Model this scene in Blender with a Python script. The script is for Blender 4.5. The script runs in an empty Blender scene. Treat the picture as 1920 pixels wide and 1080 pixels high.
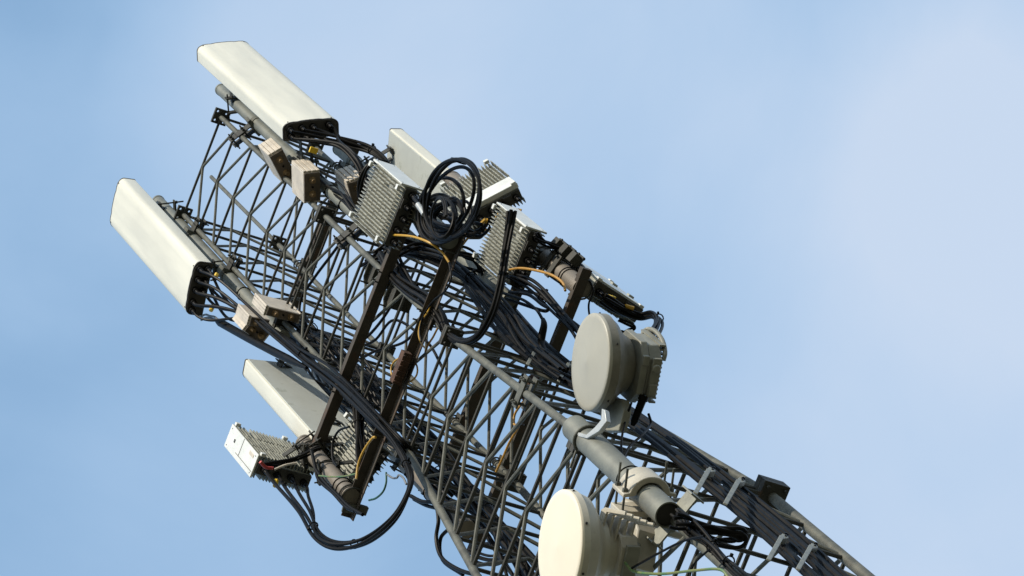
import bpy, math, random
from mathutils import Vector, Matrix
random.seed(7)
scn = bpy.context.scene
# ------------------------------------------------------------------ camera
C0 = Vector((4.996215384, -10.687553613, -29.022671986))
RX = Vector((0.365287594, 0.871055095, -0.328371731))
UP = Vector((0.916952727, -0.275865099, 0.288264018))
FW = Vector((-0.160507541, 0.406400624, 0.899486444))
F = 7535.9787
cd = bpy.data.cameras.new("camera"); cam = bpy.data.objects.new("camera", cd)
scn.collection.objects.link(cam); scn.camera = cam
cd.sensor_width = 36; cd.lens = F / 1920 * 36; cd.clip_start = 0.5; cd.clip_end = 6000
cam.matrix_world = Matrix.Translation(C0) @ Matrix((RX, UP, -FW)).transposed().to_4x4()

# ------------------------------------------------------------------ sky, sun, exposure
SUN = Vector((0.34, -0.80, 0.50)).normalized()
sun_el = math.asin(SUN.z)
world = bpy.data.worlds.new("World"); scn.world = world; world.use_nodes = True
nt = world.node_tree; N = nt.nodes; L = nt.links
for n in list(N): N.remove(n)
wo = N.new("ShaderNodeOutputWorld"); bg = N.new("ShaderNodeBackground"); bg.inputs[1].default_value = 0.15
sky = N.new("ShaderNodeTexSky"); sky.sky_type = 'NISHITA'; sky.sun_disc = False
sky.sun_elevation = sun_el; sky.sun_rotation = math.atan2(SUN.x, SUN.y)
sky.air_density = 1.0; sky.dust_density = 0.6; sky.ozone_density = 1.2; sky.altitude = 200
tc = N.new("ShaderNodeTexCoord")
mp = N.new("ShaderNodeMapping"); mp.inputs['Location'].default_value = (0.55, 0.1, 0.0)
n1 = N.new("ShaderNodeTexNoise"); n1.inputs['Scale'].default_value = 7.0; n1.inputs['Detail'].default_value = 7; n1.inputs['Roughness'].default_value = 0.55; n1.inputs['Distortion'].default_value = 0.35
L.new(tc.outputs['Generated'], mp.inputs[0]); L.new(mp.outputs[0], n1.inputs['Vector'])
# cloud edges are frayed by bending the sky direction a little
nw = N.new("ShaderNodeTexNoise"); nw.inputs['Scale'].default_value = 14; nw.inputs['Detail'].default_value = 6; L.new(tc.outputs['Generated'], nw.inputs['Vector'])
sb = N.new("ShaderNodeVectorMath"); sb.operation = 'SUBTRACT'; sb.inputs[1].default_value = (.5, .5, .5); L.new(nw.outputs['Color'], sb.inputs[0])
sc_ = N.new("ShaderNodeVectorMath"); sc_.operation = 'SCALE'; sc_.inputs['Scale'].default_value = 0.05; L.new(sb.outputs[0], sc_.inputs[0])
ws = N.new("ShaderNodeVectorMath"); ws.operation = 'ADD'; L.new(tc.outputs['Generated'], ws.inputs[0]); L.new(sc_.outputs[0], ws.inputs[1])
wrp = N.new("ShaderNodeVectorMath"); wrp.operation = 'NORMALIZE'; L.new(ws.outputs[0], wrp.inputs[0])
# thin high cloud thickens towards one side of the sky
dt = N.new("ShaderNodeVectorMath"); dt.operation = 'DOT_PRODUCT'
side = (RX * 0.95 + UP * 0.12).normalized()
dt.inputs[1].default_value = side[:]
L.new(tc.outputs['Generated'], dt.inputs[0])
m1 = N.new("ShaderNodeMath"); m1.operation = 'MULTIPLY_ADD'; m1.inputs[1].default_value = 1.3; m1.inputs[2].default_value = 0.30
L.new(dt.outputs['Value'], m1.inputs[0])
m2 = N.new("ShaderNodeMath"); m2.operation = 'MULTIPLY_ADD'; m2.inputs[1].default_value = 0.8; m2.inputs[2].default_value = -0.38
L.new(n1.outputs['Fac'], m2.inputs[0])
acc = m1.outputs[0]
for (bx, by, br, bw) in [(800, 40, 560, .46), (1760, 700, 620, .42), (10, 330, 300, .20), (1900, 60, 600, .26), (380, 990, 340, .14), (560, 300, 380, .08), (1250, 330, 420, -.10), (200, 720, 330, -.05)]:
    dv = (FW + RX * ((bx - 960) / F) - UP * ((by - 540) / F)).normalized()
    dn = N.new("ShaderNodeVectorMath"); dn.operation = 'DOT_PRODUCT'; dn.inputs[1].default_value = dv[:]; L.new(wrp.outputs[0], dn.inputs[0])
    rg_ = N.new("ShaderNodeMapRange"); rg_.interpolation_type = 'SMOOTHERSTEP'; rg_.inputs[1].default_value = math.cos(br * 1.35 / F); rg_.inputs[2].default_value = 1.0; rg_.inputs[3].default_value = 0; rg_.inputs[4].default_value = bw
    L.new(dn.outputs['Value'], rg_.inputs[0])
    ad = N.new("ShaderNodeMath"); ad.operation = 'ADD'; L.new(acc, ad.inputs[0]); L.new(rg_.outputs[0], ad.inputs[1]); acc = ad.outputs[0]
m3 = N.new("ShaderNodeMath"); m3.operation = 'ADD'; m3.use_clamp = True
L.new(acc, m3.inputs[0]); L.new(m2.outputs[0], m3.inputs[1])
mr = N.new("ShaderNodeMapRange"); mr.inputs[1].default_value = 0; mr.inputs[2].default_value = 1; mr.inputs[3].default_value = 0.34; mr.inputs[4].default_value = 0.84
L.new(m3.outputs[0], mr.inputs[0])
mx = N.new("ShaderNodeMix"); mx.data_type = 'RGBA'
vc = N.new("ShaderNodeMix"); vc.data_type = 'RGBA'      # thin blue veil to pale high cloud
vc.inputs['A'].default_value = (2.75, 4.8, 7.1, 1); vc.inputs['B'].default_value = (3.75, 4.45, 5.45, 1)
L.new(m3.outputs[0], vc.inputs['Factor']); L.new(vc.outputs['Result'], mx.inputs['B'])
L.new(mr.outputs[0], mx.inputs['Factor']); L.new(sky.outputs[0], mx.inputs['A'])
L.new(mx.outputs['Result'], bg.inputs[0]); L.new(bg.outputs[0], wo.inputs[0])

sl = bpy.data.lights.new("sun", 'SUN'); sl.energy = 3.6; sl.angle = math.radians(0.5); sl.color = (1.0, 0.91, 0.76)
so = bpy.data.objects.new("sun", sl); scn.collection.objects.link(so)
so.rotation_euler = SUN.to_track_quat('Z', 'Y').to_euler()
scn.view_settings.view_transform = 'Standard'; scn.view_settings.look = 'None'
scn.view_settings.exposure = 0.25; scn.view_settings.gamma = 1
scn.render.resolution_x = 1920; scn.render.resolution_y = 1080

# ------------------------------------------------------------------ points measured along sight lines, each at its own real depth
def ray(px, py): return FW + RX * ((px - 960) / F) - UP * ((py - 540) / F)
def at(px, py, **k):
    r = ray(px, py); (a, v), = k.items(); i = 'xyz'.index(a)
    return C0 + r * ((v - C0[i]) / r[i])
def proj(X):
    d = X - C0; return (960 + F * d.dot(RX) / d.dot(FW), 540 - F * d.dot(UP) / d.dot(FW))
def zvert(px, py, x, y):          # height on the vertical line (x,y) that is nearest to a pixel
    best = min(((proj(Vector((x, y, z / 50)))[0] - px) ** 2 + (proj(Vector((x, y, z / 50)))[1] - py) ** 2, z / 50) for z in range(-750, 100))
    return best[1]
def path(ax, val, pts):
    out = []
    for p in pts:
        if len(p) == 4: out.append(at(p[0], p[1], **{p[2]: p[3]}))
        elif len(p) == 3: out.append(at(p[0], p[1], **{ax: p[2]}))
        else: out.append(at(p[0], p[1], **{ax: val}))
    return out
V = Vector
Z = V((0, 0, 1))

# ------------------------------------------------------------------ materials
def mat(name, col, rough=0.6, metal=0.0, var=0.15, scale=12, bump=0.0, col2=None, spots=None, streak=False, spec=0.5, coat=0):
    m = bpy.data.materials.new(name); m.use_nodes = True; t = m.node_tree; n = t.nodes; l = t.links
    b = n['Principled BSDF']; b.inputs['Roughness'].default_value = rough; b.inputs['Metallic'].default_value = metal
    b.inputs['Specular IOR Level'].default_value = spec
    tcx = n.new("ShaderNodeTexCoord"); mpx = n.new("ShaderNodeMapping")
    if streak: mpx.inputs['Scale'].default_value = (1, 1, 0.18)
    l.new(tcx.outputs['Object'], mpx.inputs[0])
    a = n.new("ShaderNodeTexNoise"); a.inputs['Scale'].default_value = scale; a.inputs['Detail'].default_value = 6; a.inputs['Roughness'].default_value = 0.62
    l.new(mpx.outputs[0], a.inputs['Vector'])
    r = n.new("ShaderNodeValToRGB"); l.new(a.outputs['Fac'], r.inputs[0])
    c2 = col2 or tuple(c * (1 - var * 2) for c in col)
    r.color_ramp.elements[0].position = 0.36; r.color_ramp.elements[0].color = (*c2, 1)
    r.color_ramp.elements[1].position = 0.60; r.color_ramp.elements[1].color = (*col, 1)
    out = r.outputs[0]
    if spots:
        sc, th, sc_col = spots
        s = n.new("ShaderNodeTexNoise"); s.inputs['Scale'].default_value = sc; s.inputs['Detail'].default_value = 8; s.inputs['Roughness'].default_value = 0.7
        l.new(tcx.outputs['Object'], s.inputs['Vector'])
        q = n.new("ShaderNodeMapRange"); q.inputs[1].default_value = th; q.inputs[2].default_value = th + 0.10; q.inputs[3].default_value = 0; q.inputs[4].default_value = 0.85
        l.new(s.outputs['Fac'], q.inputs[0])
        k = n.new("ShaderNodeMix"); k.data_type = 'RGBA'; k.inputs['B'].default_value = (*sc_col, 1)
        l.new(q.outputs[0], k.inputs['Factor']); l.new(out, k.inputs['A']); out = k.outputs['Result']
    l.new(out, b.inputs['Base Color'])
    rr = n.new("ShaderNodeMapRange"); rr.inputs[3].default_value = rough - 0.1; rr.inputs[4].default_value = min(1, rough + 0.12)
    l.new(a.outputs['Fac'], rr.inputs[0]); l.new(rr.outputs[0], b.inputs['Roughness'])
    if bump:
        f = n.new("ShaderNodeTexNoise"); f.inputs['Scale'].default_value = scale * 9; f.inputs['Detail'].default_value = 4
        l.new(tcx.outputs['Object'], f.inputs['Vector'])
        u = n.new("ShaderNodeBump"); u.inputs['Strength'].default_value = bump; u.inputs['Distance'].default_value = 0.003
        l.new(f.outputs['Fac'], u.inputs['Height']); l.new(u.outputs[0], b.inputs['Normal'])
    return m
M = {
 'galv': mat('galvanised steel', (0.13, 0.132, 0.110), 0.62, 0.1, 0.22, 9, 0.25, spec=0.3, spots=(22, 0.60, (0.16, 0.13, 0.10))),
 'galv_dark': mat('weathered steel', (0.060, 0.059, 0.050), 0.65, 0.1, 0.22, 9, 0.3, spec=0.3, spots=(16, 0.60, (0.10, 0.065, 0.045))),
 'rust': mat('rusty steel', (0.062, 0.050, 0.038), 0.8, 0.0, 0.25, 7, 0.5, spots=(9, 0.56, (0.085, 0.045, 0.025))),
 'rustplate': mat('flaking rust', (0.10, 0.05, 0.03), 0.9, 0.0, 0.3, 30, 0.8),
 'pipe': mat('pole zinc', (0.185, 0.19, 0.160), 0.55, 0.15, 0.14, 6, 0.25, spots=(30, 0.64, (0.17, 0.15, 0.12))),
 'pipe_tan': mat('pole tan primer', (0.20, 0.172, 0.138), 0.6, 0.1, 0.12, 7, 0.25, spots=(14, 0.63, (0.17, 0.13, 0.10))),
 'white': mat('fibreglass', (0.69, 0.67, 0.57), 0.45, 0, 0.06, 5, 0.06, streak=True, spots=(20, 0.66, (0.50, 0.50, 0.42)), coat=0),
 'back': mat('antenna back', (0.50, 0.52, 0.48), 0.5, 0.1, 0.05, 5, 0.06, spots=(5, 0.56, (0.33, 0.35, 0.30))),
 'cap': mat('end cap', (0.058, 0.052, 0.046), 0.6, 0, 0.2, 15, 0.2),
 'seal': mat('seal line', (0.05, 0.045, 0.04), 0.7),
 'rru': mat('cast aluminium', (0.33, 0.335, 0.285), 0.55, 0.1, 0.18, 14, 0.2, spots=(38, 0.58, (0.17, 0.17, 0.14))),
 'rru_white': mat('painted cover', (0.72, 0.73, 0.69), 0.4, 0, 0.06, 8, 0.06, spots=(50, 0.70, (0.4, 0.4, 0.36))),
 'rru_dark': mat('port plate', (0.060, 0.058, 0.052), 0.6, 0.1, 0.2, 20, 0.3),
 'tma': mat('beige paint', (0.60, 0.53, 0.435), 0.5, 0, 0.10, 9, 0.15, spots=(26, 0.66, (0.36, 0.30, 0.23))),
 'tma_dark': mat('dark brown beige', (0.15, 0.115, 0.085), 0.7, 0, 0.2, 15, 0.3),  # darker, browner beige for the base plates of the beige boxes
 'brass': mat('dull brass', (0.30, 0.20, 0.10), 0.45, 0.6, 0.2, 20),
 'black': mat('black rubber', (0.0075, 0.007, 0.006), 0.42, 0, 0.25, 16, 0.06, spec=0.09),
 'black2': mat('dusty rubber', (0.013, 0.012, 0.0105), 0.46, 0, 0.3, 10, 0.08, spec=0.09),
 'grey_cable': mat('grey flex', (0.16, 0.17, 0.18), 0.45, 0, 0.15, 20),
 'yellow': mat('yellow sleeve', (0.50, 0.28, 0.02), 0.5, 0, 0.06, 20),
 'orange': mat('orange sleeve', (0.45, 0.23, 0.025), 0.5, 0, 0.12, 20),
 'yg': mat('yellow green earth wire', (0.16, 0.17, 0.04), 0.5, 0, 0.25, 6, col2=(0.05, 0.16, 0.06)),
 'teal': mat('green wire', (0.015, 0.09, 0.06), 0.5, 0, 0.1, 20),
 'red': mat('red tape', (0.50, 0.06, 0.05), 0.5, 0, 0.1, 20),
 'tag': mat('yellow tag', (0.85, 0.55, 0.03), 0.5, 0, 0.04, 20),
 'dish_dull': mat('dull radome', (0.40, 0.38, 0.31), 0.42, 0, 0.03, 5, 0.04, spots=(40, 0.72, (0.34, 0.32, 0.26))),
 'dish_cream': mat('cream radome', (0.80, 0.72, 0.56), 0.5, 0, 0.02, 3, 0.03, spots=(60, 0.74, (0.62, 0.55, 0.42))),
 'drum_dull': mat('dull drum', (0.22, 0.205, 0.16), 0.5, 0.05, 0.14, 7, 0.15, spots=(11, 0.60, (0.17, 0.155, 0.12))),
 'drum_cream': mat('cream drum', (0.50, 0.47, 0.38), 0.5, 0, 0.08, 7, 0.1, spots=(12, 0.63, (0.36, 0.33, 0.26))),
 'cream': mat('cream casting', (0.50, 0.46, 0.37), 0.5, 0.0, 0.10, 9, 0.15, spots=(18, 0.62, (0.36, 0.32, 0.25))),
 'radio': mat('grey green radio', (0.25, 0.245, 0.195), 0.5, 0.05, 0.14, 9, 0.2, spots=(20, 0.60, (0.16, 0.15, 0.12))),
 'zincwhite': mat('bright zinc', (0.50, 0.51, 0.49), 0.4, 0.3, 0.08, 14, 0.1),
 'galv_light': mat('light zinc plate', (0.24, 0.245, 0.205), 0.5, 0.15, 0.14, 14, 0.15),
 'hole': mat('near black', (0.03, 0.028, 0.025), 0.8),
 'ground': mat('gravel and dry grass', (0.16, 0.14, 0.09), 0.9, 0, 0.25, 0.6, 0.2, spots=(0.2, 0.5, (0.07, 0.09, 0.04))),
 'concrete': mat('concrete', (0.35, 0.34, 0.31), 0.85, 0, 0.12, 3, 0.3),
}

# ------------------------------------------------------------------ mesh building
col = scn.collection
ORG = {}
class MB:
    def __init__(s): s.v = []; s.f = []
    def add(s, vs, fs):
        o = len(s.v); s.v += [tuple(a) for a in vs]; s.f += [tuple(i + o for i in f) for f in fs]; return s
    def box(s, c, a, b, d):      # centre and three half vectors
        vs = [c + a * i + b * j + d * k for i in (-1, 1) for j in (-1, 1) for k in (-1, 1)]
        return s.add(vs, [(0, 1, 3, 2), (4, 6, 7, 5), (0, 4, 5, 1), (2, 3, 7, 6), (0, 2, 6, 4), (1, 5, 7, 3)])
    def prism(s, poly, vec):
        n = len(poly); vs = [p for p in poly] + [p + vec for p in poly]
        fs = [tuple(range(n - 1, -1, -1)), tuple(range(n, 2 * n))] + [(i, (i + 1) % n, n + (i + 1) % n, n + i) for i in range(n)]
        return s.add(vs, fs)
    def tube(s, pts, r, n=8, caps=True, radii=None):
        pts = [V(p) for p in pts]; m = len(pts)
        t0 = (pts[1] - pts[0]).normalized()
        u = t0.orthogonal().normalized(); vs = []
        for i, p in enumerate(pts):
            a = pts[max(i - 1, 0)]; b = pts[min(i + 1, m - 1)]
            t = (b - a); t = t.normalized() if t.length > 1e-9 else t0
            u = (u - t * u.dot(t)); u = u.normalized() if u.length > 1e-6 else t.orthogonal().normalized()
            w = t.cross(u); rr = radii[i] if radii else r
            for k in range(n):
                an = 2 * math.pi * k / n; vs.append(p + (u * math.cos(an) + w * math.sin(an)) * rr)
        fs = [(i * n + k, i * n + (k + 1) % n, (i + 1) * n + (k + 1) % n, (i + 1) * n + k) for i in range(m - 1) for k in range(n)]
        if caps: fs += [tuple(range(n - 1, -1, -1)), tuple((m - 1) * n + k for k in range(n))]
        return s.add(vs, fs)
    def cyl(s, a, b, r, n=12, r2=None): return s.tube([a, b], r, n, True, [r, r2 if r2 is not None else r])
    def lathe(s, c, ax, prof, n=40, closed=True):   # prof: (distance along ax, radius)
        ax = ax.normalized(); u = ax.orthogonal().normalized(); w = ax.cross(u); vs = []
        for d, r in prof:
            for k in range(n):
                an = 2 * math.pi * k / n; vs.append(c + ax * d + (u * math.cos(an) + w * math.sin(an)) * max(r, 1e-4))
        m = len(prof)
        fs = [(i * n + k, i * n + (k + 1) % n, (i + 1) * n + (k + 1) % n, (i + 1) * n + k) for i in range(m - 1) for k in range(n)]
        if closed: fs += [tuple(range(n - 1, -1, -1)), tuple((m - 1) * n + k for k in range(n))]
        return s.add(vs, fs)
    def hollow(s, a, b, ro, ri, n=28):
        ax = (b - a).normalized(); Ln = (b - a).length
        return s.lathe(a, ax, [(0, ro), (Ln, ro), (Ln, ri), (0, ri), (0, ro)], n, False)
    def build(s, name, m, parent=None, bevel=0, smooth=True, angle=35):
        me = bpy.data.meshes.new(name)
        o = bpy.data.objects.new(name, me); col.objects.link(o)
        org = ORG.get(parent.name, V((0, 0, 0))) if parent else V((0, 0, 0))
        if parent is None:
            lo = min(p[2] for p in s.v); k = len(s.v)
            org = V((sum(p[0] for p in s.v) / k, sum(p[1] for p in s.v) / k, lo)); o.location = org
        ORG[o.name] = org
        me.from_pydata([tuple(V(p) - org) for p in s.v], [], s.f)
        me.update()
        import bmesh
        bm = bmesh.new(); bm.from_mesh(me); bmesh.ops.recalc_face_normals(bm, faces=bm.faces); bm.to_mesh(me); bm.free()
        me.materials.append(M[m] if isinstance(m, str) else m)
        if smooth:
            me.shade_smooth(); me.set_sharp_from_angle(angle=math.radians(angle))
        if parent: o.parent = parent
        if bevel:
            bv = o.modifiers.new('bevel', 'BEVEL'); bv.width = bevel; bv.segments = 2; bv.limit_method = 'ANGLE'; bv.angle_limit = math.radians(40)
        return o
def build_each(mbs, name, m, parent, bevel=0):
    return [b.build(name, m, parent, bevel) for b in mbs]
def tag(o, label=None, cat=None, group=None, kind=None):
    if label: o['label'] = label
    if cat: o['category'] = cat
    if group: o['group'] = group
    if kind: o['kind'] = kind
    return o
def thing(name, loc, label, cat, group=None):
    o = bpy.data.objects.new(name, None); col.objects.link(o); o.location = loc; o.empty_display_size = 0.1
    ORG[o.name] = V(loc); return tag(o, label, cat, group)
def spline(pts, k=8):
    pts = [V(p) for p in pts]
    if len(pts) < 3: return pts
    P = [pts[0] * 2 - pts[1]] + pts + [pts[-1] * 2 - pts[-2]]; out = []
    for i in range(1, len(P) - 2):
        a, b, c, d = P[i - 1], P[i], P[i + 1], P[i + 2]
        for j in range(k):
            t = j / k
            out.append(0.5 * ((2 * b) + (c - a) * t + (2 * a - 5 * b + 4 * c - d) * t * t + (3 * b - a - 3 * c + d) * t ** 3))
    out.append(pts[-1]); return out
def unit(a): return a.normalized()
def poly_plate(mb, c, ax, u, w, hu, hw, th):       # square plate centred on c
    return mb.box(c, u * hu, w * hw, ax * (th / 2))
def bolt(mb, c, ax, r=0.010, ln=0.03, n=6):
    mb.cyl(c - ax * ln, c + ax * ln, r * 0.55, 8); mb.cyl(c + ax * ln * 0.35, c + ax * ln * 0.75, r, n); mb.cyl(c - ax * ln * 0.75, c - ax * ln * 0.35, r, n)
    return mb
X_, Y_ = V((1, 0, 0)), V((0, 1, 0))

# ------------------------------------------------------------------ ground
GZ = -30.62
g = MB(); g.add([(-3000, -3000, GZ), (3000, -3000, GZ), (3000, 3000, GZ), (-3000, 3000, GZ)], [(0, 1, 2, 3)])
tag(g.build('ground', 'ground', smooth=False), kind='structure')

# ------------------------------------------------------------------ lattice tower
h1, h2, h3, GAP = 0.463548, 0.469072, 0.543851, 0.061523
W0, W6, W12, W18, W24 = 0.40923, 0.40989, 0.4, 0.62094, 0.64427
SG = {1: (1, -1), 2: (-1, -1), 3: (-1, 1), 4: (1, 1)}
def lz(Lv, low=False):
    if Lv < 6 or (Lv == 6 and not low): return -Lv * h1
    if Lv < 12 or (Lv == 12 and not low): return -(Lv * h1 + GAP)
    b = -(12 * h1 + 2 * GAP)
    if Lv < 18 or (Lv == 18 and not low): return b - (Lv - 12) * h2
    b2 = b - 6 * h2 - 0.5 * GAP
    return b2 - (Lv - 18) * h3
def wz(z):
    pts = [(0, W0), (lz(6), W6), (lz(12), W12), (lz(12, True), W12), (lz(18), W18), (lz(18, True), W18), (lz(24), W24), (GZ, 1.25)]
    for (a, wa), (b, wb) in zip(pts, pts[1:]):
        if z >= b: return wa + (wb - wa) * (z - a) / (b - a) if a != b else wa
    return 1.25
def lp(leg, z): s = SG[leg]; w = wz(z); return V((s[0] * w, s[1] * w, z))
def holes_plate(mb, c, hs, t, off, r):
    n = 10; k = 3
    # 4 square cells, each with a round hole
    for sx in (-1, 1):
        for sy in (-1, 1):
            cc = c + X_ * sx * hs / 2 + Y_ * sy * hs / 2; hc = c + X_ * sx * off + Y_ * sy * off; h = hs / 2
            sq = []
            for i in range(16):
                a = 2 * math.pi * i / 16 + math.pi / 4; x, y = math.cos(a), math.sin(a); m_ = max(abs(x), abs(y)); sq.append(cc + X_ * h * x / m_ + Y_ * h * y / m_)
            ci = [hc + X_ * r * math.cos(2 * math.pi * i / 16 + math.pi / 4) + Y_ * r * math.sin(2 * math.pi * i / 16 + math.pi / 4) for i in range(16)]
            vs = [p - Z * t / 2 for p in sq] + [p - Z * t / 2 for p in ci] + [p + Z * t / 2 for p in sq] + [p + Z * t / 2 for p in ci]
            fs = []
            for i in range(16):
                j = (i + 1) % 16
                fs += [(i, j, 16 + j, 16 + i), (32 + j, 32 + i, 48 + i, 48 + j), (16 + i, 16 + j, 48 + j, 48 + i)]
                mid = (sq[i] + sq[j]) / 2 - c
                if max(abs(mid.x), abs(mid.y)) > hs * .98: fs.append((j, i, 32 + i, 32 + j))
            mb.add(vs, fs)
tower = thing('lattice_tower', (0, 0, GZ), 'tall square steel lattice tower with round legs and thin zigzag bracing', 'tower')
secs = [(0, lz(6), .0195, .060), (lz(6, True) + .0, lz(12), .0215, .060), (lz(12, True), lz(18), .026, .064), (lz(18, True), lz(24), .033, .088), (lz(24), -19.0, .036, .09), (-19.0, GZ, .04, .12)]
for (za, zb, r, fl) in secs:
    for leg in (1, 2, 3, 4):
        a = lp(leg, za); b = lp(leg, zb)
        if za <= lz(6, True): za2 = za + 0.004
        m = MB(); m.tube([a - Z * 0.002, b + Z * 0.002], r, 16)
        lg = m.build('leg', 'galv', tower)
        for c, s in ((a, -1), (b, 1)):
            hs = fl; th = .022
            if s == 1:
                nx = [q for q in secs if q[0] <= zb + 1e-6]
                if nx: hs = nx[0][3]; gp = zb - nx[0][0]; th = .055 if -8.8 < zb < -8.2 else max(.022, gp * .40)
                c = b - Z * (gp / 2 - th / 2 - .0015) if nx and gp > .02 else b + Z * th / 2
            elif za < -.1:
                pv = [q for q in secs if q[1] >= za - 1e-6][-1]; gp = pv[1] - za; th = .055 if -8.8 < za < -8.2 else max(.022, gp * .40)
                c = a + Z * (gp / 2 - th / 2 - .0015) if gp > .02 else a - Z * th / 2
            m2 = MB()
            if s == -1 and za > -.1:          # open top flange with four bolt holes
                c = a - Z * .012; holes_plate(m2, c, hs, .024, hs * .60, .0105)
            else:
                m2.box(c, X_ * hs, Y_ * hs, Z * (th / 2))
                for i in (-1, 1):
                    for j in (-1, 1):
                        q = c + X_ * i * hs * .66 + Y_ * j * hs * .66
                        m2.cyl(q - Z * (th / 2 + .022) * (1 if s == -1 else 0), q + Z * (th / 2 + .022) * (1 if s == 1 else 0), .010, 6)
            m2.build('flange', 'galv_dark', lg, bevel=0 if (s == -1 and za > -.1) else .003)
FACES = [(1, 2), (4, 1), (3, 4), (2, 3)]
levels = []
for k in range(0, 22):
    levels.append((k, False))
    if k in (6, 12, 18): levels.append((k, True))
def rad(z): return .0105 if z > -3 else (.0112 if z > -5.8 else .0135)
rest = MB()
def strut_pts(a, b, z): return lp(a, z), lp(b, z)
for (k, low) in levels:
    z = lz(k, low) + (0.018 if (k in (6, 12, 18) and not low) else -0.03 if (k in (0, 6, 12, 18)) else 0)
    for (a, b) in FACES:
        p, q = lp(a, z), lp(b, z)
        m = MB(); m.tube([p, q], rad(z), 8); m.build('strut', 'galv_dark', tower)
for k in range(0, 21):
    za = lz(k, k in (6, 12, 18)); zb = lz(k + 1)
    if k in (0, 6, 12, 18): za -= 0.03
    zb += 0.030
    for (a, b) in FACES:
        mid = (lp(a, za) + lp(b, za)) / 2 - Z * 0.012
        p, q = lp(a, zb), lp(b, zb)
        u1 = unit(p - mid); u2 = unit(q - mid)
        r = rad(z); c = 0.035
        pts = [p, mid + u1 * c, mid + u1 * c * .35 + u2 * c * .1, mid + u2 * c * .35 + u1 * c * .1, mid + u2 * c, q]
        m = MB(); m.tube(pts, rad(za), 8); m.build('brace', 'galv', tower)
z = lz(22)
while z > GZ + 1:
    zn = z - 0.62
    for (a, b) in FACES:
        p, q = lp(a, z), lp(b, z); rest.tube([p, q], .014, 6)
        mid = (p + q) / 2; rest.tube([lp(a, zn), mid, lp(b, zn)], .014, 6)
    z = zn
tag(rest.build('brace', 'galv', tower), kind='stuff')
for leg in (1, 2, 3, 4):
    c = lp(leg, GZ)
    m = MB(); m.box(c + Z * .12, X_ * .35, Y_ * .35, Z * .16); m.build('footing', 'concrete', tower, bevel=.02)

# ------------------------------------------------------------------ beams
BA, BB = -4.40, -5.30
def xb(px, py, y, z): return at(px, py, z=z).x
def beam(label, y, z, x0, x1, hang, m='rust', plates=False):
    t = thing('support_beam', (x0, y, z), label, 'beam', 'horizontal beams across the tower')
    b = MB()
    hw = .037
    if hang:
        prof = [(-hw, 0), (hw, 0), (hw, -.07), (hw - .009, -.07), (hw - .009, -.009), (-hw, -.009)]
    else:
        prof = [(-hw, -.035), (hw, -.035), (hw, .02), (-hw, .02)]
    poly = [V((x0, y + p[0], z + p[1])) for p in prof]
    b.prism(poly, V((x1 - x0, 0, 0))); b.build('steel_section', m, t, bevel=.003)
    # u-bolts around the legs
    for leg in ((1, 2) if y < 0 else (3, 4)):
        w = lp(leg, z); s = -1 if y < 0 else 1
        k = MB(); r = .036
        for dz in (-.028, .028):
            arc = [w + V((r * math.cos(a), -s * r * math.sin(a), dz)) for a in [math.pi * i / 10 for i in range(11)]]
            k.tube([V((w.x + r, y + s * .06, z + dz))] + arc + [V((w.x - r, y + s * .06, z + dz))], .006, 6)
        k.box(V((w.x, y - s * .052, z - .01)), X_ * .06, Y_ * .006, Z * .05)
        k.build('u_bolt', 'galv_dark', t)
    return t
yN = -.475; yF = .475
BTH = {}
bt = beam('dark brown beam crossing the near side of the tower, ending beside the white-fronted radio box', yN, BA, -0.96, .99, False)
bt = beam('long rusty angle beam nearest the viewer, pale lower edge, orange cable on it', yN, BB, -1.03, 1.03, True)
# rusty plate and cable coil fixed on this beam
pc = at(752, 690, y=yN - .05)
k = MB(); k.box(V((pc.x, yN - .045, BB - .05)), X_ * .11, Y_ * .03, Z * .035)
for i in range(6): k.box(V((pc.x - .09 + i * .036, yN - .045, BB - .09)), X_ * .004, Y_ * .028, Z * .006)
k.build('splice_plate', 'rustplate', bt, bevel=.002)
bt = beam('brown beam on the far side of the tower, upper of the far pair', yF, BA, -.98, 1.0, False)
bt = beam('brown far side beam running down from the end of the large tan pole', yF, BB, -1.03, 1.04, False)
k = MB(); pc = at(985, 800, y=yF)
k.box(V((.18, yF - .055, BB - .01)), X_ * .12, Y_ * .006, Z * .07)
for i in range(5): k.box(V((.09 + i * .044, yF - .065, BB - .01)), X_ * .006, Y_ * .006, Z * .065)
k.build('splice_plate', 'rustplate', bt, bevel=.002)
bt = beam('short brown beam behind the lattice near the top of the tower', yF, -.62, -.86, .62, False)

# ------------------------------------------------------------------ mounting poles
def ring(mb, c, ax, r, rr, n=20):
    u = ax.orthogonal().normalized(); w = ax.cross(u)
    pts = [c + (u * math.cos(2 * math.pi * i / n) + w * math.sin(2 * math.pi * i / n)) * r for i in range(n + 1)]
    mb.tube(pts, rr, 6, False); return mb
def pole(label, x, y, zt, zb, r, m='pipe', bands=(), open_end=False):
    t = thing('mounting_pole', (x, y, zb), label, 'pole', 'mounting poles')
    a = V((x, y, zb)); b = V((x, y, zt))
    k = MB()
    if open_end: k.hollow(a, b - Z * .01, r, r * .90, 32); k.lathe(b - Z * .012, Z, [(0, r * .9), (.012, r)], 32)
    else: k.tube([a, b], r, 28)
    k.build('pipe', m, t)
    for zz in bands:
        k = MB(); ring(k, V((x, y, zz)), Z, r + .003, .0045); k.box(V((x - r * .5, y - r * .9, zz)), X_ * .008, Y_ * .012, Z * .008); k.build('cable_tie', 'black', t)
    k = MB(); k.lathe(V((x, y, zt - .02)), Z, [(0, r + .003), (.024, r + .003)], 24); k.build('end_cap', m, t)
    return t
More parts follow.
